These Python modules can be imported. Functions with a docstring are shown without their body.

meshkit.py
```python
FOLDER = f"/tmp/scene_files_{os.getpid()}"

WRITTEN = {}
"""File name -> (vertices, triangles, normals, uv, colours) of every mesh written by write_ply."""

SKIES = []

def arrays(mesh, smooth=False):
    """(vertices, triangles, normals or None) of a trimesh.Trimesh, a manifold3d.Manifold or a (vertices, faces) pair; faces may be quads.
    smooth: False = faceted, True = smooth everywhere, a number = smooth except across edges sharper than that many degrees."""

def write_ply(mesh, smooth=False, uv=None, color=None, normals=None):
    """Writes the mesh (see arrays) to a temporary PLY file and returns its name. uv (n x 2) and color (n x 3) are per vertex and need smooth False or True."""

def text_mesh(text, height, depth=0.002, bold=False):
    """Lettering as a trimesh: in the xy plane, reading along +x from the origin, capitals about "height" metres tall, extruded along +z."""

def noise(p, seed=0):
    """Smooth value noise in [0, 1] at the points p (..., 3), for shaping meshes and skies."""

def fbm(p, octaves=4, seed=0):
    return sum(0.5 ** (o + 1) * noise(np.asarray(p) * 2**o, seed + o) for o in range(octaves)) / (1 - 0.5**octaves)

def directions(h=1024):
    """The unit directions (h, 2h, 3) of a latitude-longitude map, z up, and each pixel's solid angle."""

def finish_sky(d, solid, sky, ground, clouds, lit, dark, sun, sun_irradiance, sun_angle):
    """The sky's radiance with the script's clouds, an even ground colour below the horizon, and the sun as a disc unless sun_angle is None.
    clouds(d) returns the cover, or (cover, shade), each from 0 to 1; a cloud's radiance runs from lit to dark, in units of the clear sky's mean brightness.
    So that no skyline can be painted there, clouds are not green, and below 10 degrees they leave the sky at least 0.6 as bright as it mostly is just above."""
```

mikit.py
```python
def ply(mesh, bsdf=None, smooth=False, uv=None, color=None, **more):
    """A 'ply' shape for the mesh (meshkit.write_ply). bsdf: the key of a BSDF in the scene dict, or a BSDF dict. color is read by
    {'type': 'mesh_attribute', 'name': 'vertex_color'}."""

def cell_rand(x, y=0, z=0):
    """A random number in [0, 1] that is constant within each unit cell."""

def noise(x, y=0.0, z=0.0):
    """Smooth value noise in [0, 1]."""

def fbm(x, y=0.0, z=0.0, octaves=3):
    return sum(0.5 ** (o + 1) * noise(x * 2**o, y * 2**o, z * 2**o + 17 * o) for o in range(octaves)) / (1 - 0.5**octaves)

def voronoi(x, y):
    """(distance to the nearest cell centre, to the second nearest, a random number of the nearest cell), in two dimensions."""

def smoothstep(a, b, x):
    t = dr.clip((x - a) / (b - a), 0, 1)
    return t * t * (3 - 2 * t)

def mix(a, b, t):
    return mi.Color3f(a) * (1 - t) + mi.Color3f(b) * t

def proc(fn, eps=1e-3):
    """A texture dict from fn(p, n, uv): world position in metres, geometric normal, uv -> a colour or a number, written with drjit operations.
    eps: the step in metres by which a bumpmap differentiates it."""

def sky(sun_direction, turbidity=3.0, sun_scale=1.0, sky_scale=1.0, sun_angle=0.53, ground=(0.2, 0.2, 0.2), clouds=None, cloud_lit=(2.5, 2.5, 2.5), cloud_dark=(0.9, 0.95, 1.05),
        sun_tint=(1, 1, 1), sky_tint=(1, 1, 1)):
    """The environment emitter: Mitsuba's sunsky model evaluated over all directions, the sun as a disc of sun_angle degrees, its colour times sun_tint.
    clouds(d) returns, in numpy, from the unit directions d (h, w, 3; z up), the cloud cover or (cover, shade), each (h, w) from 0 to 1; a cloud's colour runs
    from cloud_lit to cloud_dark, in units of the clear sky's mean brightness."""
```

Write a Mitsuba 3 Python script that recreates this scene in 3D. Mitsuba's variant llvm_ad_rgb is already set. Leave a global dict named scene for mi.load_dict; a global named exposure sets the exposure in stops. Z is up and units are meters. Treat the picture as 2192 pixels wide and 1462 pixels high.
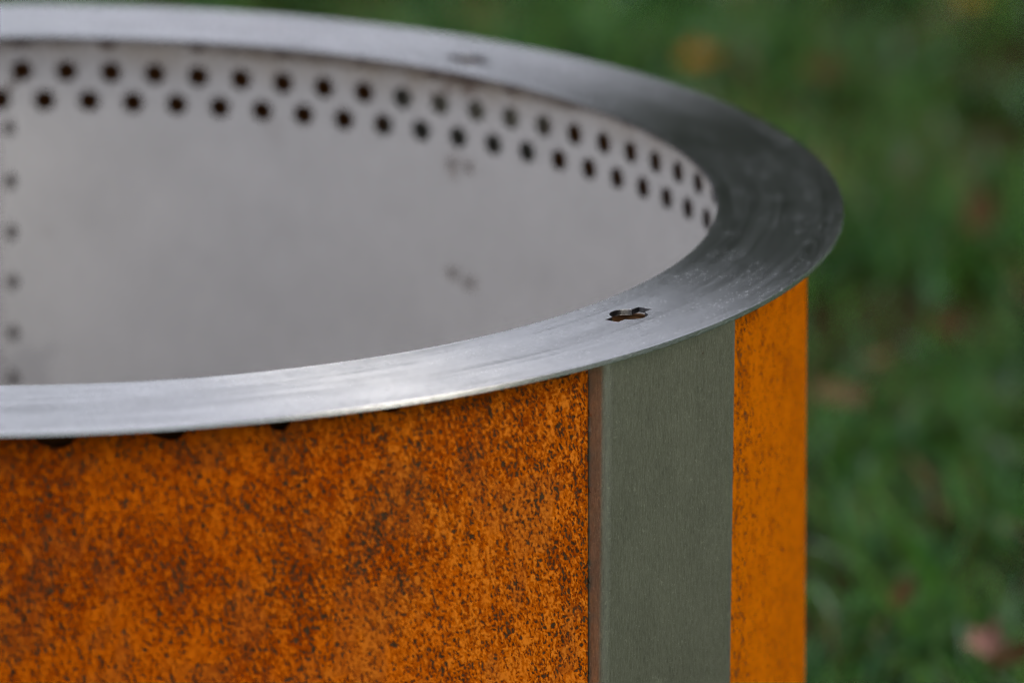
import math, numpy as np, trimesh, shapely, drjit as dr, mitsuba as mi, mikit, meshkit
from manifold3d import Manifold, CrossSection
from mikit import noise, fbm, smoothstep, mix, voronoi, cell_rand

scene, labels = {}, {}
T = mi.ScalarTransform4f
PI = math.pi
rng = np.random.default_rng(7)

# ------------------------------------------------------------------ camera, sky, exposure
CAM = np.array([0.0, -3.0781, 0.7814])
YAW, PITCH, ROLL, F_PX = 0.0699, 0.2674, 0.0064, 16713.0
FWD = np.array([math.sin(YAW) * math.cos(PITCH), math.cos(YAW) * math.cos(PITCH), -math.sin(PITCH)])
_r = np.cross(FWD, [0, 0, 1]); _r /= np.linalg.norm(_r)
_u = np.cross(_r, FWD)
UP = -math.sin(ROLL) * _r + math.cos(ROLL) * _u
scene['camera'] = {
    'type': 'thinlens', 'fov': math.degrees(2 * math.atan(1096 / F_PX)), 'fov_axis': 'x',
    'aperture_radius': 0.0205, 'focus_distance': 2.985, 'near_clip': 0.05, 'far_clip': 2000.0,
    'to_world': T().look_at(origin=CAM.tolist(), target=(CAM + FWD).tolist(), up=UP.tolist())}
SUN = np.array([0.80, -0.42, 0.52])


def overcast(d):
    n = meshkit.fbm(d * 2.2 + 3.1, 4, 5)
    return np.ones(d.shape[:2]), np.clip((n - 0.38) * 1.6, 0, 0.6)


scene['sky'] = mikit.sky(SUN.tolist(), turbidity=3, sun_scale=0.36, sun_angle=34, sun_tint=(0.86, 1.0, 1.22), clouds=overcast,
                         cloud_lit=(2.85, 2.92, 3.2), cloud_dark=(1.8, 1.88, 2.15), ground=(0.05, 0.07, 0.03))
exposure = 2.28

# ------------------------------------------------------------------ helpers


def numbered(key):
    if key not in scene and key not in labels:
        return key
    i = 1
    while f'{key}_{i:03d}' in scene or f'{key}_{i:03d}' in labels:
        i += 1
    return f'{key}_{i:03d}'


def add(name, mesh, bsdf, parent=None, label=None, category=None, group=None, kind=None, **kw):
    key = numbered((parent + '__' if parent else '') + name)
    scene[key] = mikit.ply(mesh, bsdf, **kw)
    tag(key, label, category, group, kind)
    return key


def tag(key, label=None, category=None, group=None, kind=None):
    d = {k: v for k, v in dict(label=label, category=category, group=group, kind=kind).items() if v}
    if d:
        labels[key] = d


def split(mesh, angle=30):
    if hasattr(mesh, 'to_mesh'):
        m = mesh.to_mesh()
        mesh = trimesh.Trimesh(m.vert_properties[:, :3], m.tri_verts, process=False)
    if isinstance(mesh, tuple):
        mesh = trimesh.Trimesh(*mesh, process=False)
    return trimesh.graph.smooth_shade(mesh, angle=math.radians(angle), facet_minarea=None)


def polar_uv(mesh, radius, axis=(0.0, 0.0), radial=False):
    """uv in metres: arc length round the axis, then height (or distance from the axis)."""
    v, f = np.array(mesh.vertices), np.array(mesh.faces)
    th = np.arctan2(v[:, 1] - axis[1], v[:, 0] - axis[0])
    t = th[f]
    bad = np.nonzero(t.max(1) - t.min(1) > PI)[0]
    extra_v, extra_t = [], []
    f = f.copy()
    for b in bad:
        for k in range(3):
            if th[f[b, k]] < 0:
                extra_v.append(v[f[b, k]]); extra_t.append(th[f[b, k]] + 2 * PI)
                f[b, k] = len(v) + len(extra_v) - 1
    if extra_v:
        v, th = np.vstack([v, extra_v]), np.r_[th, extra_t]
    rr = np.hypot(v[:, 0] - axis[0], v[:, 1] - axis[1])
    uv = np.stack([th * radius, rr + v[:, 2] if radial else v[:, 2]], 1)
    return trimesh.Trimesh(v, f, process=False), uv


def grid_faces(ni, nj, flip=False):
    i, j = np.meshgrid(np.arange(ni - 1), np.arange(nj - 1), indexing='ij')
    a = (i * nj + j).ravel(); b = a + nj
    q = np.vstack([np.stack([a, b, b + 1], 1), np.stack([a, b + 1, a + 1], 1)])
    return q[:, ::-1] if flip else q


def pixel_ray(px, py):
    """A direction through the lens, used only to survey where things stand on the lawn."""
    rt = math.cos(ROLL) * _r + math.sin(ROLL) * _u
    return FWD + (px - 1096) / F_PX * rt - (py - 731) / F_PX * UP


def on_ground(px, py, z):
    d = pixel_ray(px, py)
    return CAM + d * ((z - CAM[2]) / d[2])


# ------------------------------------------------------------------ materials
def P(fn, eps=1e-3):
    return mikit.proc(fn, eps)


R_IN_X = 0.0123


def rim_streak(uv):
    u, v = uv.x * 1000, uv.y * 1000            # mm along the grain, mm across it
    a = noise(u / 30, v / 0.45, 1.0)
    b = noise(u / 80, v / 1.3, 5.0)
    c = noise(u / 130, v / 2.6, 9.0)
    d = noise(u / 50, v / 1.8, 13.0)
    return 0.2 * a + 0.3 * b + 0.25 * c + 0.25 * d


def rim_mottle(uv):
    u, v = uv.x * 1000, uv.y * 1000
    return fbm(u / 1.6, v / 0.9, 3.0, 3)


def rim_colour(p, n, uv):
    s, m = rim_streak(uv), rim_mottle(uv)
    u, v = uv.x * 1000, uv.y * 1000
    wide = fbm(u / 40, v / 9, 2.0, 3)
    k = 0.92 + 0.66 * (s - 0.5) + 0.12 * (m - 0.5) + 0.22 * (wide - 0.5)
    speck = smoothstep(0.80, 0.92, noise(u / 0.9, v / 0.55, 7.0)) * smoothstep(0.45, 0.65, fbm(u / 16, v / 7, 21.0, 2))
    k = k + 0.16 * speck
    cut = dr.select((p.z < -0.0003) & (dr.sqrt(dr.square(p.x - R_IN_X) + dr.square(p.y)) < 0.2868), 0.30, 1.0)     # the laser-cut inner edge reflects less
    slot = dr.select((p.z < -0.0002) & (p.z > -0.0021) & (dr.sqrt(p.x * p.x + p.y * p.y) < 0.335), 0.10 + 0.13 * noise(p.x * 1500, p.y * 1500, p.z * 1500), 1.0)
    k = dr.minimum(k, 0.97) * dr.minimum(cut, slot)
    return mi.Color3f(k * 0.985, k * 0.99, k * 1.03)


def rim_rough(p, n, uv):
    u, v = uv.x * 1000, uv.y * 1000
    return 0.28 + 0.10 * (fbm(u / 22, v / 6, 4.0, 3) - 0.5) + 0.10 * (rim_mottle(uv) - 0.5) + 0.10 * (rim_streak(uv) - 0.5)


def rim_fine(p, n, uv):
    u, v = uv.x * 1000, uv.y * 1000
    return 0.022 + 0.03 * rim_streak(uv) + 0.09 * smoothstep(0.74, 0.92, noise(u / 1.1, v / 0.5, 7.0)) * smoothstep(0.40, 0.62, fbm(u / 16, v / 7, 21.0, 2))


scene['rim_steel'] = {'type': 'roughconductor', 'material': 'none', 'distribution': 'ggx',
                      'alpha_u': P(rim_fine), 'alpha_v': P(rim_rough), 'specular_reflectance': P(rim_colour)}


def strip_grain(uv):
    u, v = uv.x * 1000, uv.y * 1000            # u is the height here
    return 0.40 * noise(u / 1.7, v / 0.36, 1.0) + 0.30 * noise(u / 4.0, v / 0.5, 4.0) + 0.30 * noise(u / 0.7, v / 0.45, 8.0)


def strip_colour(p, n, uv):
    u, v = uv.x * 1000, uv.y * 1000
    g = strip_grain(uv)
    speck = smoothstep(0.86, 0.95, noise(u / 0.8, v / 0.6, 11.0))
    k = 0.50 + 0.36 * (g - 0.5) + 0.22 * speck + 0.08 * (fbm(u / 30, v / 12, 2.0, 2) - 0.5)
    return mi.Color3f(k * 1.0, k * 0.985, k * 0.82)  # olive tint on neutral steel stands in for the reflected lawn


scene['strip_steel'] = {'type': 'roughconductor', 'material': 'none', 'distribution': 'ggx',
                        'alpha_u': 0.17, 'alpha_v': 0.32, 'specular_reflectance': P(strip_colour)}

# where the photograph shows stains on the liner: (angle, height), metres of half width and half height, strength
RB, BX = 0.3168, 0.0123 * 0
SMUDGES = [(49.9, -0.0155, .0040, .0035, .8), (48.0, -0.0135, .0040, .0045, .9), (51.0, -0.0200, .0045, .0026, .8), (47.2, -.012, .006, .003, .5),
           (49.5, -0.0489, .0055, .0060, .40), (47.9, -0.0492, .0060, .0044, .35), (49.4, -.0985, .0056, .0052, .35), (47.8, -.1015, .0056, .0052, .35),
           (84.8, -.098, .0035, .004, .15), (49.4, -.052, .003, .006, .3), (66.0, -.045, .006, .01, .12)]


def liner_colour(p, n, uv):
    u, v = uv.x, uv.y
    a, b = u * 1000, v * 1000
    cloud = fbm(a / 38, b / 30, 1.0, 4)
    fine = fbm(a / 5, b / 9, 5.0, 3)
    k = 0.64 + 0.10 * (cloud - 0.5) + 0.05 * (fine - 0.5)
    tint = mi.Color3f(k * 1.0, k * 0.975, k * 0.965)
    # tan rust wash that ran from the welds at the top, broken up and uneven
    edge = noise(a / 7, 0.5, 3.0) * 9 + noise(a / 2.2, 0.2, 5.0) * 3
    wash = smoothstep(-26.0, -8.0, b + edge - 4) * (0.25 + 0.9 * fbm(a / 9, b / 12, 8.0, 3)) * smoothstep(0.30, 0.62, fbm(a / 60, 1.3, 4.0, 2) + 0.10)
    tint = mix(tint, mi.Color3f(0.40, 0.31, 0.20), dr.clip(wash, 0, 1) * 0.55)
    line = smoothstep(-13.0, -9.3, b + 0.30 * edge) * (0.35 + 0.75 * fbm(a / 14, 2.0, 7.0, 3)) * smoothstep(0.28, 0.60, fbm(a / 70, 4.3, 4.0, 2) + 0.08)
    tint = mix(tint, mi.Color3f(0.13, 0.075, 0.03), dr.clip(line, 0, 1) * 0.8)
    # rusty run between two holes at the far left
    p0, p1 = (math.radians(86.75) * RB, -0.0231), (math.radians(88.55) * RB, -0.0365)
    t = dr.clip(((u - p0[0]) * (p1[0] - p0[0]) + (v - p0[1]) * (p1[1] - p0[1])) / ((p1[0] - p0[0]) ** 2 + (p1[1] - p0[1]) ** 2), 0, 1)
    run = dr.sqrt(dr.square(u - p0[0] - t * (p1[0] - p0[0])) + dr.square(v - p0[1] - t * (p1[1] - p0[1]))) + 0.0008 * (fine - 0.5)
    tint = mix(tint, mi.Color3f(0.12, 0.075, 0.05), 0.8 * smoothstep(0.0019, 0.0009, run))
    for ang, z, w, h, s in SMUDGES:
        cu = math.radians(ang) * RB
        d = dr.sqrt(dr.square((u - cu) / w) + dr.square((v - z) / h)) + 0.9 * (fbm(a / 3.2, b / 3.2, 2.0, 2) - 0.5)
        tint = mix(tint, mi.Color3f(0.27, 0.21, 0.175), s * smoothstep(1.15, 0.45, d))
    # slightly darker grey area low on the left, with a ragged outline
    su = math.radians(87.5) * RB
    grey_patch = smoothstep(0.1, 0.0, dr.maximum(dr.abs(u - su) - 0.012, -0.155 - v * 1.0 - 0.0) * 0 + dr.maximum(dr.abs(u - su) - 0.014, v + 0.1555) * 14 + 0.25 * (fbm(a / 6, b / 6, 6.0, 3) - 0.5))
    tint = mix(tint, mi.Color3f(0.34, 0.33, 0.345), 0.4 * grey_patch)
    return tint


scene['liner_steel'] = {'type': 'bumpmap', 'arbitrary': P(lambda p, n, uv: fbm(uv.x * 120, uv.y * 60, 2.0, 2) + 0.02 * noise(uv.x * 900, uv.y * 120, 3.0), 4e-4), 'scale': 2.0e-4,
                        'bsdf': {'type': 'principled', 'base_color': P(liner_colour), 'metallic': 0.45, 'roughness': 0.6}}


def rust_fields(uv):
    """u, v in mm and the height of the crust, 0 (bare steel) to about 1: grains and worms of half a millimetre to two."""
    u, v = uv.x * 1000, uv.y * 1000
    wx = u + 0.9 * (noise(u / 1.3, v / 1.3, 30.0) - 0.5) + 0.5 * (noise(u / 0.55, v / 0.55, 31.0) - 0.5)
    wy = v + 0.9 * (noise(u / 1.3, v / 1.3, 33.0) - 0.5) + 0.5 * (noise(u / 0.55, v / 0.55, 35.0) - 0.5)
    wx = wx + 0.30 * wy
    worm = 1 - dr.abs(2 * noise(wx / 0.85, wy / 1.9, 2.0) - 1)
    grain = noise(wx / 0.58, wy / 0.90, 12.0)
    coarse = noise(wx / 1.35, wy / 3.4, 14.0)
    return u, v, 0.36 * worm + 0.42 * grain + 0.22 * coarse


def rust_colour(p, n, uv):
    u, v, g = rust_fields(uv)
    patch = fbm(u / 24, v / 30, 5.0, 3)
    patch2 = fbm(u / 8, v / 13, 15.0, 3)
    red = fbm(u / 3.4, v / 6.5, 9.0, 3)
    streak = fbm(u / 2.4, v / 12, 3.0, 2)
    right_panel = smoothstep(-0.185, -0.180, uv.x)          # right of the post: brighter, yellower rust colour with fewer pits
    smooth = smoothstep(-0.178, -0.135, uv.x + 0.012 * (fbm(u / 7, v / 9, 61.0, 2) - 0.5))
    g = g + 0.13 * (patch - 0.5) + 0.20 * (patch2 - 0.5) + 0.12 * (streak - 0.5) + 0.015 + 0.055 * smooth
    hue = mix(mi.Color3f(0.300, 0.046, 0.0008), mi.Color3f(0.405, 0.074, 0.0010), smoothstep(0.40, 0.62, patch))
    gold = smoothstep(-0.46, -0.27, uv.x + 0.16 * (fbm(u / 12, v / 16, 71.0, 3) - 0.5)) * (1 - right_panel)     # yellower oxide towards the post
    hue = mix(hue, mi.Color3f(0.440, 0.108, 0.0020), 0.5 * gold)
    hue = mix(hue, mi.Color3f(0.49, 0.135, 0.0008), 0.85 * right_panel)
    deep = mix(mi.Color3f(0.120, 0.016, 0.0010), mi.Color3f(0.25, 0.042, 0.001), 0.3 + 0.7 * right_panel)
    base = mix(deep, hue, smoothstep(0.40, 0.56, g))
    base = mix(base, mi.Color3f(0.185, 0.026, 0.0016), 0.42 * (1 - 0.35 * right_panel) * smoothstep(0.56, 0.68, red))
    base = mix(base, mix(mi.Color3f(0.58, 0.135, 0.004), mi.Color3f(0.66, 0.205, 0.018), gold), 0.70 * (1 - 0.4 * right_panel) * smoothstep(0.60, 0.76, g))
    dull = smoothstep(0.57, 0.70, fbm(u / 13, v / 17, 45.0, 3)) * (1 - right_panel)
    base = mix(base, mi.Color3f(0.13, 0.060, 0.022), 0.18 * dull)
    steel = mix(mi.Color3f(0.020, 0.016, 0.009), mi.Color3f(0.054, 0.044, 0.024), noise(u / 0.9, v / 2.0, 40.0))
    bare = smoothstep(0.425, 0.375, g)
    return mix(base, steel, 0.88 * bare * (1 - 0.35 * smooth))


def rust_height(p, n, uv):
    u, v, g = rust_fields(uv)
    return smoothstep(0.25, 0.80, g)


scene['rust'] = {'type': 'bumpmap', 'arbitrary': P(rust_height, 1.2e-4), 'scale': 3.2e-4,
                 'bsdf': {'type': 'diffuse', 'reflectance': P(rust_colour)}}
scene['old_rust'] = {'type': 'principled', 'roughness': 0.8, 'specular': 0.3,
                     'base_color': P(lambda p, n, uv: mix((0.035, 0.018, 0.006), (0.12, 0.050, 0.014), fbm(p.x * 700, p.y * 700, p.z * 700, 3)))}
scene['inner_rust'] = {'type': 'twosided', 'bsdf': {'type': 'diffuse', 'reflectance': P(lambda p, n, uv: mix((0.100, 0.042, 0.014), (0.190, 0.075, 0.024), fbm(p.x * 500, p.y * 500, p.z * 300, 3)))}}
scene['weld_steel'] = {'type': 'principled', 'roughness': 0.5, 'metallic': 0.4,
                       'base_color': P(lambda p, n, uv: mix((0.09, 0.08, 0.077), (0.17, 0.155, 0.15), fbm(p.x * 600, p.y * 600, p.z * 600, 2)))}
scene['faint_weld'] = {'type': 'principled', 'roughness': 0.5, 'metallic': 0.45, 'base_color': P(lambda p, n, uv: mix((0.24, 0.215, 0.205), (0.36, 0.34, 0.33), fbm(p.x * 600, p.y * 600, p.z * 600, 2)))}
scene['plain_two_sided'] = {'type': 'twosided', 'bsdf': {'type': 'principled', 'base_color': {'type': 'rgb', 'value': (0.40, 0.39, 0.38)}, 'metallic': 0.45, 'roughness': 0.5}}
scene['plain_steel'] = {'type': 'roughconductor', 'material': 'none', 'alpha': 0.35, 'specular_reflectance': {'type': 'rgb', 'value': (0.45, 0.44, 0.43)}}

# ------------------------------------------------------------------ fire pit
PIT = 'fire_pit'
tag(PIT, 'round fire pit with rusty orange panels and a wide brushed steel rim on the lawn', 'fire pit')
R_OUT, R_IN, IX = 0.349, 0.2855, 0.0123
T_RIM = 0.0022
GROUND = -0.372
SLOTS = [-38.41, 47.63, 138.0, 228.0]
POSTS = [-39.52, 50.0, 140.5, 230.0]
SEG = 720

# rim: a flat plate ring with eased edges and four keyed slots
e = 0.0003
outer = CrossSection([[[0, -T_RIM], [R_OUT - e, -T_RIM], [R_OUT - 0.3 * e, -T_RIM + 0.3 * e], [R_OUT, -T_RIM + e], [R_OUT, -e], [R_OUT - 0.3 * e, -0.3 * e], [R_OUT - e, 0], [0, 0]]]).revolve(SEG)
spool = CrossSection([[[0, -T_RIM - .01], [R_IN + e + .01, -T_RIM - .01], [R_IN, -T_RIM + e], [R_IN, -e], [R_IN + e + .01, 0.01], [0, 0.01]]]).revolve(SEG).translate([IX, 0, 0])
rim = outer - spool
for a in SLOTS:
    key = Manifold.cylinder(0.02, 0.00745, 0.00745, 64).translate([0, 0, -0.01]) + Manifold.cube([0.0061, 0.0236, 0.02], True)
    rim = rim - key.rotate([0, 0, a]).translate([0.3147 * math.cos(math.radians(a)), 0.3147 * math.sin(math.radians(a)), 0])
rim = rim.refine_to_length(0.007)
m = split(rim, 35)
m, uv = polar_uv(m, 0.32, radial=True)
RIM = add('rim', m, 'rim_steel', PIT, label='wide flat ring of brushed steel with keyed slots', smooth=True, uv=uv)

# rusty cup under each keyed slot, coloured dark to stand in for shade
for a in SLOTS:
    c = np.array([0.3147 * math.cos(math.radians(a)), 0.3147 * math.sin(math.radians(a))])
    cup = (Manifold.cylinder(0.0058, 0.0105, 0.0105, 48) - Manifold.cylinder(0.006, 0.0093, 0.0093, 48).translate([0, 0, 0.0008])).translate([c[0], c[1], -0.0081])
    ear = Manifold.cube([0.0085, 0.0285, 0.0012], True).rotate([0, 0, a]).translate([c[0], c[1], -0.0040])
    add('slot_socket', cup + (ear - Manifold.cylinder(0.02, 0.0075, 0.0075, 48).translate([c[0], c[1], -0.012])), 'old_rust', PIT)

# liner: stainless cylinder with two staggered rows of round air holes
NH = 100
TH0, DTH = 1.5141, 2 * PI / NH
Z1, Z2, RH = -0.0231, -0.0365, 0.0049
BAND = Z1 - Z2
ZT, ZM, ZB = Z1 + BAND / 2, (Z1 + Z2) / 2, Z2 - BAND / 2


def hole_cell(zc):
    """One cell of half sizes DTH/2 and BAND/2 with a round hole, as rings from the hole to the border: (dtheta, z)."""
    hb, hw = BAND / 2, DTH / 2
    pts = []
    for k in range(8): pts.append((-1 + k / 4, -1))
    for k in range(8): pts.append((1, -1 + k / 4))
    for k in range(8): pts.append((1 - k / 4, 1))
    for k in range(8): pts.append((-1, 1 - k / 4))
    sq = np.array(pts) * [hw, hb]
    met = sq * [RB, 1]
    d = met / np.linalg.norm(met, axis=1, keepdims=True)
    rings = []
    for t in (0, 0.06, 0.4, 1.0):
        rings.append(((RH * d) * (1 - t) + met * t) / [RB, 1])
    return [r + [0, zc] for r in rings]


def liner_mesh(thick=0.0016):
    V, F = [], []
    n = 0

    def sheet(radius, flip):
        nonlocal n
        for zc, off in ((Z1, 0.0), (Z2, DTH / 2)):
            rings = hole_cell(zc)
            for k in range(NH):
                base = n
                for r in rings:
                    th = TH0 + off - k * DTH + r[:, 0]
                    V.append(np.stack([radius * np.cos(th), radius * np.sin(th), r[:, 1]], 1)); n += 32
                for q in range(len(rings) - 1):
                    i = np.arange(32); j = (i + 1) % 32
                    a, b = base + q * 32 + i, base + q * 32 + j
                    c, d = a + 32, b + 32
                    f = np.vstack([np.stack([a, c, b], 1), np.stack([b, c, d], 1)])
                    F.append(f[:, ::-1] if flip else f)
        for zs in (np.linspace(-0.0085, ZT, 4), np.linspace(ZB, -0.352, 40)):
            th = TH0 + np.arange(NH * 4 + 1) * DTH / 4 + DTH / 2
            tt, zz = np.meshgrid(th, zs, indexing='ij')
            V.append(np.stack([radius * np.cos(tt).ravel(), radius * np.sin(tt).ravel(), zz.ravel()], 1))
            F.append(n + grid_faces(len(th), len(zs), not flip)); n += tt.size
    sheet(RB, True)
    sheet(RB + thick, False)
    for zc, off in ((Z1, 0.0), (Z2, DTH / 2)):                     # the walls of the holes
        r = hole_cell(zc)[0]
        for k in range(NH):
            th = TH0 + off - k * DTH + r[:, 0]
            for rad in (RB, RB + thick):
                V.append(np.stack([rad * np.cos(th), rad * np.sin(th), r[:, 1]], 1))
            i = np.arange(32); j = (i + 1) % 32
            F.append(np.vstack([np.stack([n + i, n + j, n + 32 + i], 1), np.stack([n + j, n + 32 + j, n + 32 + i], 1)])); n += 64
    for z, up in ((-0.0085, True), (-0.352, False)):               # top and bottom edge
        th = np.linspace(0, 2 * PI, 401)
        tt, rr = np.meshgrid(th, [RB, RB + thick], indexing='ij')
        V.append(np.stack([rr.ravel() * np.cos(tt.ravel()), rr.ravel() * np.sin(tt.ravel()), np.full(tt.size, z)], 1))
        F.append(n + grid_faces(401, 2, up)); n += tt.size
    return np.vstack(V), np.vstack(F)


v, f = liner_mesh()
m, uv = polar_uv(trimesh.Trimesh(v, f, process=False), RB)
v = np.array(m.vertices)
rad = np.hypot(v[:, 0], v[:, 1])
scene_normals = None
LINER = add('liner', m, 'liner_steel', PIT, label='grey steel inner wall with two rows of round air holes', smooth=True, uv=uv)


def dome(w, h, proud, rows=5, seg=18, seed=0, rough=0.12):
    """A flattened bead lying on the yz plane, bulging along +x."""
    r = np.random.default_rng(seed)
    V, F = [], []
    wob = 1 + rough * r.standard_normal(seg)
    wob = (wob + np.roll(wob, 1) + np.roll(wob, -1)) / 3
    for i in range(rows):
        t = i / (rows - 1) * PI / 2
        a = np.arange(seg) * 2 * PI / seg
        V.append(np.stack([np.full(seg, proud * math.sin(t)) - 0.0003, w / 2 * math.cos(t) * wob * np.cos(a), h / 2 * math.cos(t) * wob * np.sin(a)], 1))
    V = np.vstack(V)
    for i in range(rows - 1):
        k = np.arange(seg); j = (k + 1) % seg
        a, b, c, d = i * seg + k, i * seg + j, (i + 1) * seg + k, (i + 1) * seg + j
        F += [np.stack([a, b, d], 1), np.stack([a, d, c], 1)]
    return V, np.vstack(F)


def on_liner(vf, ang, z):
    """Set a dome on the inside of the liner, bulging towards the axis."""
    v, f = vf
    rr = RB - v[:, 0]
    th = math.radians(ang) + v[:, 1] / RB
    return np.stack([rr * np.cos(th), rr * np.sin(th), z + v[:, 2]], 1), f[:, ::-1]


def on_shell(vf, ang, z, r):
    v, f = vf
    th = math.radians(ang) + v[:, 1] / r
    return np.stack([(r + v[:, 0]) * np.cos(th), (r + v[:, 0]) * np.sin(th), z + v[:, 2]], 1), f[:, ::-1] * 1


# vertical weld seam and its spots at the left of the view
for k, (ang, z) in enumerate([(87.82, -.0495), (87.76, -.0739), (87.73, -.0974), (87.70, -.1203), (87.66, -.1440), (87.74, -.1655), (87.7, -.188), (87.75, -.212)]):
    add('weld_spot', on_liner(dome(.0062, .0094, .0007, seed=k), ang, z), 'weld_steel', LINER, smooth=40)
zs = np.linspace(-.0440, -.35, 120)
prof = np.array([(-.0008, -.0003), (-.0005, .0004), (0, .00055), (.0005, .0004), (.0008, -.0003)])
V = np.vstack([np.stack([(RB - prof[:, 1]) * np.cos(math.radians(88.72) + (prof[:, 0] + .0002 * math.sin(z * 900)) / RB), (RB - prof[:, 1]) * np.sin(math.radians(88.72) + (prof[:, 0] + .0002 * math.sin(z * 900)) / RB), np.full(5, z)], 1) for z in zs])
add('weld_seam', (V, grid_faces(len(zs), 5)), 'plain_two_sided', LINER, smooth=True)
for k, (ang, z) in enumerate([(49.54, -.0489), (47.9, -.0492), (49.4, -.0985), (47.8, -.1015), (49.4, -.16), (47.8, -.163)]):
    add('weld_spot', on_liner(dome(.0072, .0064, .0005, seed=30 + k), ang, z), 'faint_weld', LINER, smooth=40)

# rusted tack welds that hold the rim to the liner, every 7.2 degrees
TACKS_IN = {87.0: 1.3, 79.82: 1.1, 72.39: 1.2, 65.37: .7, 58.2: .5, 51.5: 1.1, 43.7: .8, 37.2: .9}
rest = np.arange(30.0, -265, -7.2)
for k, ang in enumerate(list(TACKS_IN) + list(rest)):
    s = TACKS_IN.get(ang, 0.6 + 0.5 * rng.random())
    add('tack_weld', on_liner(dome(.0085 * s, .0076, .0022, seed=60 + k, rough=.25), ang + 0 * rng.random(), -.0082), 'old_rust', LINER, smooth=40)
collar = Manifold.cylinder(0.0064, RB + .0016, RB + .0016, 400) - Manifold.cylinder(0.02, RB, RB, 400).translate([0, 0, -.005])
collar = collar.translate([0, 0, -0.0086])
for a in SLOTS:
    collar = collar - Manifold.cylinder(0.02, 0.0104, 0.0104, 48).translate([0.3147 * math.cos(math.radians(a)), 0.3147 * math.sin(math.radians(a)), -0.0082])
add('collar', collar, 'plain_steel', LINER, smooth=30)  # added ring closing the gap above the liner against leaking light
add('base_plate', Manifold.cylinder(0.004, RB + .001, RB + .001, 180).translate([0, 0, -0.352]), 'plain_steel', PIT)


# outer shell: four rusty panels between four steel posts
def shell_r(z):
    return 0.3345 - 0.0112 * (z + 0.03)


NOTCH = [(-85.4, 1.9, .0110), (-78.2, 1.8, .0101), (-71.0, 1.2, .0104), (-63.2, 1.5, .0088), (-56.2, 1.0, .0074), (-49.2, 1.4, .0088)]
NOTCH += [(x, 1.0, .0088) for x in np.arange(-92.8, -400, -7.2)]


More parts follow.
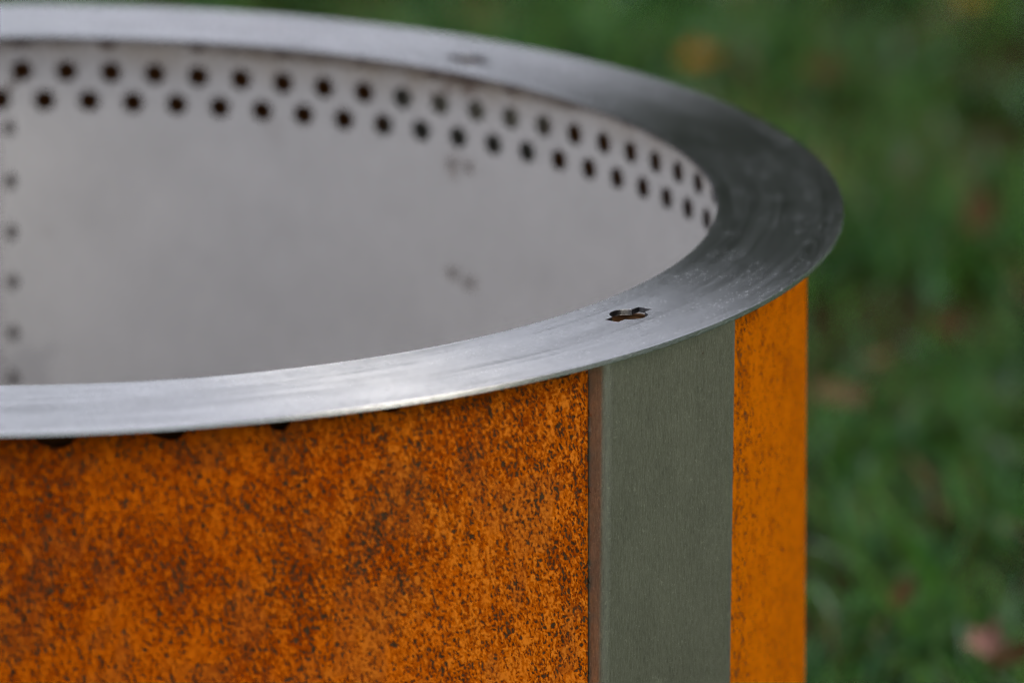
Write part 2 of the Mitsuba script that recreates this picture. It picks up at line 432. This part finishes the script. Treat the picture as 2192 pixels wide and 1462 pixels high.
def panel(a0, a1):
    n = int((a1 - a0) / 0.15) + 1
    th = np.linspace(a0, a1, n)
    top = np.full(n, -0.0027)
    for a, w, d in NOTCH:
        x = np.radians((th - a + 180) % 360 - 180) * 0.3345 / (0.0066 * w)
        x = np.where(x < 0, x, x * 1.5)
        bite = np.clip(1 - x * x, 0, 1) ** 0.8
        top = np.minimum(top, -0.0027 - (d - 0.0027) * bite)
    nz = 46
    s = np.linspace(0, 1, nz)
    V, U, F = [], [], []
    r0 = 0
    for side, off in ((0, 0.0), (1, -0.0018)):
        z = top[:, None] * (1 - s) + -0.356 * s
        r = shell_r(z) + off
        t = np.radians(th)[:, None]
        V.append(np.stack([(r * np.cos(t)).ravel(), (r * np.sin(t)).ravel(), z.ravel()], 1))
        U.append(np.stack([np.broadcast_to(t * 0.3345, z.shape).ravel(), z.ravel()], 1))
        F.append(r0 + grid_faces(n, nz, side == 0)); r0 += n * nz

    def edge(i0, i1, flip):                                        # joins the two faces along a row of vertices
        nonlocal r0
        a, b = V[0][i0], V[1][i1]
        V.append(np.stack([a, b], 1).reshape(-1, 3)); U.append(np.repeat(U[0][i0], 2, 0))
        F.append(r0 + grid_faces(len(a), 2, flip)); r0 += 2 * len(a)
    back = (V[1].copy(), grid_faces(n, nz, False))
    F[1] = F[1][:0]
    iv = np.arange(n * nz).reshape(n, nz)
    edge(iv[:, 0], iv[:, 0], False); edge(iv[:, -1], iv[:, -1], True)
    edge(iv[0], iv[0], True); edge(iv[-1], iv[-1], False)
    return (np.vstack(V), np.vstack(F)), np.vstack(U), back


HALF = 0.04397
band = (Manifold.cylinder(0.0125, 0.3202, 0.3202, 360) - Manifold.cylinder(0.04, 0.3192, 0.3192, 360).translate([0, 0, -.005])).translate([0, 0, -0.0150])
add('notch_shade_band', band, 'inner_rust', PIT, smooth=30)  # added band behind the notches, put there to make them look dark
half_ang = math.degrees(math.asin((HALF + 0.0007) / 0.3350))
for k in range(4):
    a0, a1 = POSTS[k] + half_ang, (POSTS[k + 1] if k < 3 else POSTS[0] + 360) - half_ang
    if k == 3:
        a0, a1 = a0 - 360, a1 - 360
    pm, pu, back = panel(a0, a1)
    pk = add('rusty_panel', pm, 'rust', PIT, smooth=True, uv=pu,
        label={3: 'speckled dark orange rust panel left of the steel post', 0: 'smooth bright orange rust panel right of the steel post'}.get(k))
    add('panel_back', back, 'inner_rust', pk, smooth=True)


def post(ang):
    """A folded steel channel: flanges, rounded folds, flat face; drawn as a loop and swept down."""
    d, rc, t, foot = 0.34007, 0.0034, 0.0018, 0.3292
    def path(h, dd, r):
        a = np.linspace(0, PI / 2, 9)
        pts = [(foot, -h), (0.333, -h)]
        pts += [(dd - r + r * math.sin(x), -h + r - r * math.cos(x)) for x in a]
        pts += [(dd, y) for y in np.linspace(-h + r, h - r, 12)[1:-1]]
        pts += [(dd - r + r * math.cos(x), h - r + r * math.sin(x)) for x in a]
        return pts + [(0.333, h), (foot, h)]
    out, inn = np.array(path(HALF, d, rc)), np.array(path(HALF - t, d - t, rc - t))
    loop = np.vstack([out, inn[::-1], out[:1]])
    zs = np.linspace(-0.0024, -0.356, 60)
    c, s = math.cos(math.radians(ang)), math.sin(math.radians(ang))
    L, Z = np.broadcast_to(loop[None], (60, len(loop), 2)), np.broadcast_to(zs[:, None], (60, len(loop)))
    x, y = L[..., 0] - 0.0112 * (Z + 0.03) * 0, L[..., 1]
    V = np.stack([(x * c - y * s).ravel(), (x * s + y * c).ravel(), Z.ravel()], 1)
    acc = np.r_[0, np.cumsum(np.linalg.norm(np.diff(loop, axis=0), axis=1))]
    U = np.stack([Z.ravel(), np.broadcast_to(acc, Z.shape).ravel()], 1)
    F = grid_faces(60, len(loop), False)
    m = len(out)
    capz = []
    for row, fl in ((0, False), (59, True)):
        o = row * len(loop)
        i = np.arange(m - 1)
        a, b = o + i, o + i + 1
        cc, dd = o + 2 * m - 1 - i, o + 2 * m - 2 - i
        q = np.vstack([np.stack([a, b, cc], 1), np.stack([b, dd, cc], 1)])
        capz.append(q[:, ::-1] if fl else q)
    mesh = trimesh.Trimesh(V, np.vstack([F] + capz), process=False)
    sm = trimesh.graph.smooth_shade(mesh, angle=math.radians(30), facet_minarea=None)
    from scipy.spatial import cKDTree
    V2 = np.array(sm.vertices)
    idx = cKDTree(V).query(V2)[1]
    return sm, U[idx]


for k, a in enumerate(POSTS):
    sm, U = post(a)
    add('steel_post', sm, 'strip_steel', PIT, smooth=True, uv=U, label='brushed steel post between two rusty panels' if k == 0 else None)
# a small dark nick near the top of the front post
nick = dome(.0006, .0013, .0003, seed=4)
ca, sa = math.cos(math.radians(POSTS[0])), math.sin(math.radians(POSTS[0]))
v = np.stack([0.34007 + nick[0][:, 0] + 0.0001, nick[0][:, 1] + 0.0198, nick[0][:, 2] - 0.0142], 1)
add('nick', (np.stack([v[:, 0] * ca - v[:, 1] * sa, v[:, 0] * sa + v[:, 1] * ca, v[:, 2]], 1), nick[1]), 'old_rust', f'{PIT}__steel_post')
add('foot_ring', (Manifold.cylinder(0.018, 0.31, 0.31, 180) - Manifold.cylinder(0.03, 0.302, 0.302, 180).translate([0, 0, -.005])).translate([0, 0, -0.374]), 'plain_steel', PIT)

# ------------------------------------------------------------------ lawn
ZG = GROUND


def soil_colour(p, n, uv):
    a = fbm(p.x * 3, p.y * 3, 1.0, 4)
    b = fbm(p.x * 40, p.y * 40, 2.0, 3)
    soil = mix((0.020, 0.024, 0.008), (0.050, 0.040, 0.018), b)
    turf = mix((0.018, 0.040, 0.008), (0.050, 0.085, 0.022), 0.5 * a + 0.5 * b)
    far = smoothstep(3.0, 5.0, dr.sqrt(p.x * p.x + p.y * p.y))
    return mix(soil, turf, far)


scene['soil'] = {'type': 'diffuse', 'reflectance': P(soil_colour)}
gx = np.r_[-600, -120, -40, np.linspace(-9, 9, 61), 40, 120, 600]
gxx, gyy = np.meshgrid(gx, gx, indexing='ij')
gz = ZG - 0.012 + 0.010 * (meshkit.fbm(np.stack([gxx * 1.3, gyy * 1.3, 0 * gxx], -1), 3, 2) - 0.5) * (np.abs(gxx) < 10) * (np.abs(gyy) < 10)
add('ground', (np.stack([gxx.ravel(), gyy.ravel(), gz.ravel()], 1), grid_faces(len(gx), len(gx))), 'soil', kind='structure', label='dark soil and turf under the lawn', smooth=True)

scene['blade'] = {'type': 'principled', 'base_color': {'type': 'mesh_attribute', 'name': 'vertex_color'}, 'roughness': 0.45, 'specular': 0.2}
scene['blade_two_sided'] = {'type': 'twosided', 'bsdf': scene.pop('blade')}


def tuft_patch(size, count, seed):
    r = np.random.default_rng(seed)
    xy = (r.random((count * 3, 2)) - 0.5) * size
    dens = meshkit.fbm(np.c_[xy * 14, np.full(len(xy), seed)], 3, seed)
    keep = r.random(len(xy)) < np.clip((dens - 0.36) * 4.5, 0.03, 1)
    xy = xy[keep][:count]
    n = len(xy)
    clump = meshkit.fbm(np.c_[xy * 9, np.full(n, seed + 5)], 3, seed + 3)
    L = (0.030 + 0.035 * r.random(n)) * (0.7 + 0.8 * (clump - 0.3))
    w = 0.0018 + 0.0030 * r.random(n) ** 1.5
    broad = r.random(n) < 0.04
    w[broad] = 0.005 + 0.004 * r.random(broad.sum())
    yaw = r.random(n) * 2 * PI
    lean = np.radians(18 + 50 * r.random(n))
    bend = np.radians(10 + 70 * r.random(n))
    S = 4
    V = np.zeros((n, S, 2, 3))
    pos = np.c_[xy, np.full(n, -0.012)]
    ang = lean.copy()
    d2 = np.c_[np.cos(yaw), np.sin(yaw)]
    side = np.c_[-np.sin(yaw), np.cos(yaw), np.zeros(n)]
    tw = (r.random(n) - .5) * 1.2
    for s in range(S):
        ww = w * (1, .95, .7, .06)[s] * .5
        sd = side * np.cos(tw * s / 3)[:, None] + np.c_[np.zeros((n, 2)), np.sin(tw * s / 3)]
        V[:, s, 0] = pos - sd * ww[:, None]; V[:, s, 1] = pos + sd * ww[:, None]
        step = L / (S - 1)
        pos = pos + np.c_[d2 * (np.sin(ang) * step)[:, None], np.cos(ang) * step]
        ang = np.minimum(ang + bend / (S - 1), np.radians(105))
    base = np.arange(n)[:, None] * 8
    tri = np.array([[0, 1, 3], [0, 3, 2], [2, 3, 5], [2, 5, 4], [4, 5, 7], [4, 7, 6]])
    F = (base[:, :, None] + tri[None]).reshape(-1, 3)
    pal = np.array([(0.027, 0.118, 0.008), (0.014, 0.074, 0.005), (0.046, 0.135, 0.008), (0.030, 0.108, 0.034), (0.066, 0.132, 0.016)])
    col = pal[r.integers(0, 5, n)] * (0.6 + 0.7 * r.random((n, 1)))
    pale = (r.random(n) < 0.05) | (broad & (r.random(n) < 0.25))
    col[pale] = np.array([(0.13, 0.20, 0.135)]) * (0.7 + 0.5 * r.random((pale.sum(), 1)))
    dead = r.random(n) < 0.05 + 0.10 * (meshkit.noise(np.c_[xy * 7, np.full(n, 3.3)], seed + 9) > 0.62)
    col[dead] = np.array([(0.13, 0.090, 0.035)]) * (0.6 + 0.7 * r.random((dead.sum(), 1)))
    C = np.repeat(col, 8, 0)
    return V.reshape(-1, 3), F, C


SIZE = 0.62
for k in range(3):
    v, f, c = tuft_patch(SIZE * 1.12, 8200, 11 + k)
    scene[f'grass_patch_{k}'] = {'type': 'shapegroup', 'grass': mikit.ply((v, f), 'blade_two_sided', smooth=True, color=c)}
r = np.random.default_rng(5)
count = 0
for i in range(-7, 9):
    for j in range(-7, 9):
        x, y = i * SIZE * .95, j * SIZE * .95
        count += 1
        scene[f'grass__{count:03d}'] = {'type': 'instance', 'shapegroup': {'type': 'ref', 'id': f'grass_patch_{r.integers(0, 3)}'},
                                        'to_world': T().translate([x + .05 * r.standard_normal(), y + .05 * r.standard_normal(), ZG]).rotate([0, 0, 1], float(90 * r.integers(0, 4) + 12 * r.standard_normal())).scale([1, 1, float(.85 + .3 * r.random())])}
tag('grass', 'short green lawn grass with a few dry blades', 'grass', kind='stuff')


# ------------------------------------------------------------------ fallen leaves
def leaf_mesh(size, lobes, curl, seed):
    r = np.random.default_rng(seed)
    n = 72
    a = np.linspace(-PI, PI, n, endpoint=False)
    if lobes:
        rad = 0.42 + 0.34 * np.abs(np.cos(a * lobes / 2.0)) ** 1.5 + 0.04 * np.cos(a * 17)
        rad *= np.where(np.abs(a) > 2.75, 0.55, 1.0)
    else:
        rad = 0.36 + 0.40 * np.abs(np.cos(a)) ** 2.2 + 0.015 * np.cos(a * 19)
    V, rings = [np.zeros((1, 2))], 5
    for k in range(1, rings + 1):
        V.append(np.stack([rad * np.cos(a), rad * np.sin(a)], 1) * k / rings)
    xy = np.vstack(V) * size
    z = curl * size * ((xy[:, 1] / size) ** 2 * 1.4 + 0.5 * (xy[:, 0] / size) ** 2) + 0.10 * size * (meshkit.noise(np.c_[xy / size * 3, np.full(len(xy), seed)], seed) - .5)
    z -= 0.05 * size * np.exp(-(xy[:, 1] / size / 0.05) ** 2)
    F = [[0, 1 + i, 1 + (i + 1) % n] for i in range(n)]
    for k in range(rings - 1):
        for i in range(n):
            p, q = 1 + k * n + i, 1 + k * n + (i + 1) % n
            F += [[p, p + n, q + n], [p, q + n, q]]
    v = np.c_[xy, z]
    F = np.array(F)
    stem_t = np.linspace(0, 1, 8)
    stem = np.stack([-size * (0.25 + 0.75 * stem_t), 0.08 * size * np.sin(stem_t * 2), 0.03 * size * stem_t], 1)
    b = len(v)
    top, bot = np.c_[xy, z], np.c_[xy, z - 0.0006]
    rim = 1 + (rings - 1) * n + np.arange(n)
    nxt = np.roll(rim, -1)
    F = np.vstack([F, F[:, ::-1] + b, np.stack([rim, rim + b, nxt], 1), np.stack([nxt, rim + b, nxt + b], 1)])
    tube = [trimesh.creation.cylinder(0.0007, segment=[stem[i], stem[i + 1]], sections=6) for i in range(7)]
    return trimesh.Trimesh(np.vstack([top, bot]), F, process=False), trimesh.util.concatenate(tube)


def leaf_material(key, c0, c1):
    scene[key] = {'type': 'twosided', 'bsdf': {'type': 'principled', 'roughness': 0.6, 'specular': 0.12,
                  'base_color': P(lambda p, n, uv: mix(c0, c1, fbm(p.x * 130, p.y * 130, p.z * 60, 3)))}}


leaf_material('leaf_orange', (0.20, 0.075, 0.008), (0.30, 0.14, 0.015))
leaf_material('leaf_brown', (0.036, 0.020, 0.006), (0.075, 0.038, 0.010))
leaf_material('leaf_tan', (0.085, 0.058, 0.025), (0.14, 0.098, 0.045))
leaf_material('leaf_pink', (0.20, 0.095, 0.075), (0.30, 0.17, 0.14))
leaf_material('leaf_yellow', (0.14, 0.095, 0.008), (0.20, 0.14, 0.015))
LEAVES = [(1503, 128, .018, 5, .5, 30, 10, 'leaf_orange', 'bright orange fallen leaf on the grass behind the rim'),
          (1765, 160, .020, 5, .6, 140, 25, 'leaf_brown', 'dull brown fallen leaf half sunk in the grass beside the orange one'),
          (2100, 465, .024, 0, .7, 80, 22, 'leaf_brown', 'reddish brown fallen leaf by the right edge of the photo'),
          (2085, 2, .018, 5, .5, 200, 15, 'leaf_yellow', 'yellow fallen leaf at the top right corner'),
          (1800, 848, .020, 0, .4, -35, 24, 'leaf_tan', 'tan fallen leaf lying in the grass close to the rusty panel'),
          (1880, 770, .010, 0, .5, 20, 18, 'leaf_tan', 'small pale tan fallen leaf above the larger tan leaf'),
          (2040, 700, .016, 5, .5, 75, 20, 'leaf_brown', 'small brown fallen leaf in the middle of the lawn'),
          (2112, 1378, .014, 5, .8, 120, 38, 'leaf_pink', 'curled pinkish fallen leaf at the bottom right'),
          (2168, 1408, .015, 0, .9, 10, 30, 'leaf_brown', 'dark brown fallen leaf touching the pinkish leaf'),
          (1935, 1270, .013, 0, .5, 60, 28, 'leaf_brown', 'tiny dark leaf deep in the grass above the pinkish leaf')]
for k, (px, py, size, lobes, curl, rz, tilt, mat, lab) in enumerate(LEAVES):
    c = on_ground(px, py, ZG + 0.038)
    lm, st = leaf_mesh(size, lobes, curl, 40 + k)
    M = trimesh.transformations.rotation_matrix(math.radians(rz), [0, 0, 1])
    M = trimesh.transformations.rotation_matrix(math.radians(tilt), [1, -.4, 0]) @ M
    M[:3, 3] = c
    lm.apply_transform(M); st.apply_transform(M)
    key = numbered('fallen_leaf')
    labels[key] = {'label': lab, 'category': 'leaf', 'group': 'fallen leaves on the lawn'}
    scene[key + '__leaf_blade'] = mikit.ply(lm, mat, smooth=40)
    scene[key + '__stem'] = mikit.ply(st, mat, smooth=40)

# ------------------------------------------------------------------ trees beyond the lawn: the dark the rim mirrors
scene['bark'] = {'type': 'diffuse', 'reflectance': P(lambda p, n, uv: mix((0.05, 0.04, 0.03), (0.13, 0.11, 0.09), fbm(p.x * 9, p.y * 9, p.z * 2, 3)))}
scene['foliage'] = {'type': 'twosided', 'bsdf': {'type': 'principled', 'base_color': {'type': 'mesh_attribute', 'name': 'vertex_color'}, 'roughness': 0.55, 'specular': 0.3}}


def tree_meshes(seed):
    r = np.random.default_rng(seed)
    Hh = 8.5
    parts = []
    def limb(a, b, r0, r1):
        return Manifold.batch_hull([Manifold.sphere(r0, 10).translate(list(a)), Manifold.sphere(r1, 10).translate(list(b))])
    trunk = limb((0, 0, -.1), (.1, .05, 3.0), .26, .19) + limb((.1, .05, 3.0), (0, 0, 7.2), .19, .05)
    tips = []
    for k in range(13):
        z = 1.2 + 5.2 * k / 12
        a = k * 2.4 + r.random()
        ln = 2.9 * (1 - 0.55 * k / 12) * (.8 + .4 * r.random())
        tip = np.array([math.cos(a) * ln, math.sin(a) * ln, z + .5 + .8 * r.random()])
        trunk = trunk + limb((.07, .04, z), tip, .09, .025)
        tips += [tip, tip * [.6, .6, 1] + [0, 0, .3]]
    tips = np.array(tips + [[0, 0, 7.6], [.3, .2, 6.9], [-.4, .2, 6.4]])
    n = 9000
    c = tips[r.integers(0, len(tips), n)] + r.standard_normal((n, 3)) * [.62, .62, .5]
    a, b = r.standard_normal((n, 3)), r.standard_normal((n, 3))
    a /= np.linalg.norm(a, axis=1, keepdims=True)
    b -= a * (a * b).sum(1, keepdims=True); b /= np.linalg.norm(b, axis=1, keepdims=True)
    s = (.07 + .09 * r.random((n, 1)))
    V = np.stack([c - a * s * 1.3, c + b * s * .7, c + a * s * 1.3, c - b * s * .7], 1).reshape(-1, 3)
    F = np.arange(n)[:, None] * 4 + np.array([[0, 1, 2, 3]])
    F = np.vstack([F[:, [0, 1, 2]], F[:, [0, 2, 3]]])
    col = np.array([[.030, .055, .014]]) * (.6 + .9 * r.random((n, 1)))
    return trunk, (V, F), np.repeat(col, 4, 0)


for k in range(2):
    tr, cr, cc = tree_meshes(90 + k)
    scene[f'tree_trunk_{k}'] = {'type': 'shapegroup', 'trunk': mikit.ply(tr, 'bark', smooth=40)}
    scene[f'tree_crown_{k}'] = {'type': 'shapegroup', 'crown': mikit.ply(cr, 'foliage', color=cc)}
r = np.random.default_rng(17)
TREE_AZ = [-46, -34, -22, -11, 0, 10, 21, 31, 42, 54, 66, 79, 92, 106]
ORDER = 'first second third fourth fifth sixth seventh eighth ninth tenth eleventh twelfth thirteenth fourteenth'.split()
for k, az in enumerate(TREE_AZ):
    dist = 13.0 + 2.4 * (k % 2) + r.random()
    a = math.radians(90 - az)
    tw = T().translate([dist * math.cos(a), dist * math.sin(a), ZG]).rotate([0, 0, 1], float(360 * r.random())).scale(float((.82 + .20 * r.random()) * (1.32 if -50 < az < -5 else 1.0)))
    key = numbered('tree')
    labels[key] = {'label': f'{ORDER[k]} dark leafy tree from the left in the row far beyond the lawn', 'category': 'tree', 'group': 'trees beyond the lawn'}
    scene[key + '__trunk'] = {'type': 'instance', 'shapegroup': {'type': 'ref', 'id': f'tree_trunk_{k % 2}'}, 'to_world': tw}
    scene[key + '__crown'] = {'type': 'instance', 'shapegroup': {'type': 'ref', 'id': f'tree_crown_{k % 2}'}, 'to_world': tw}
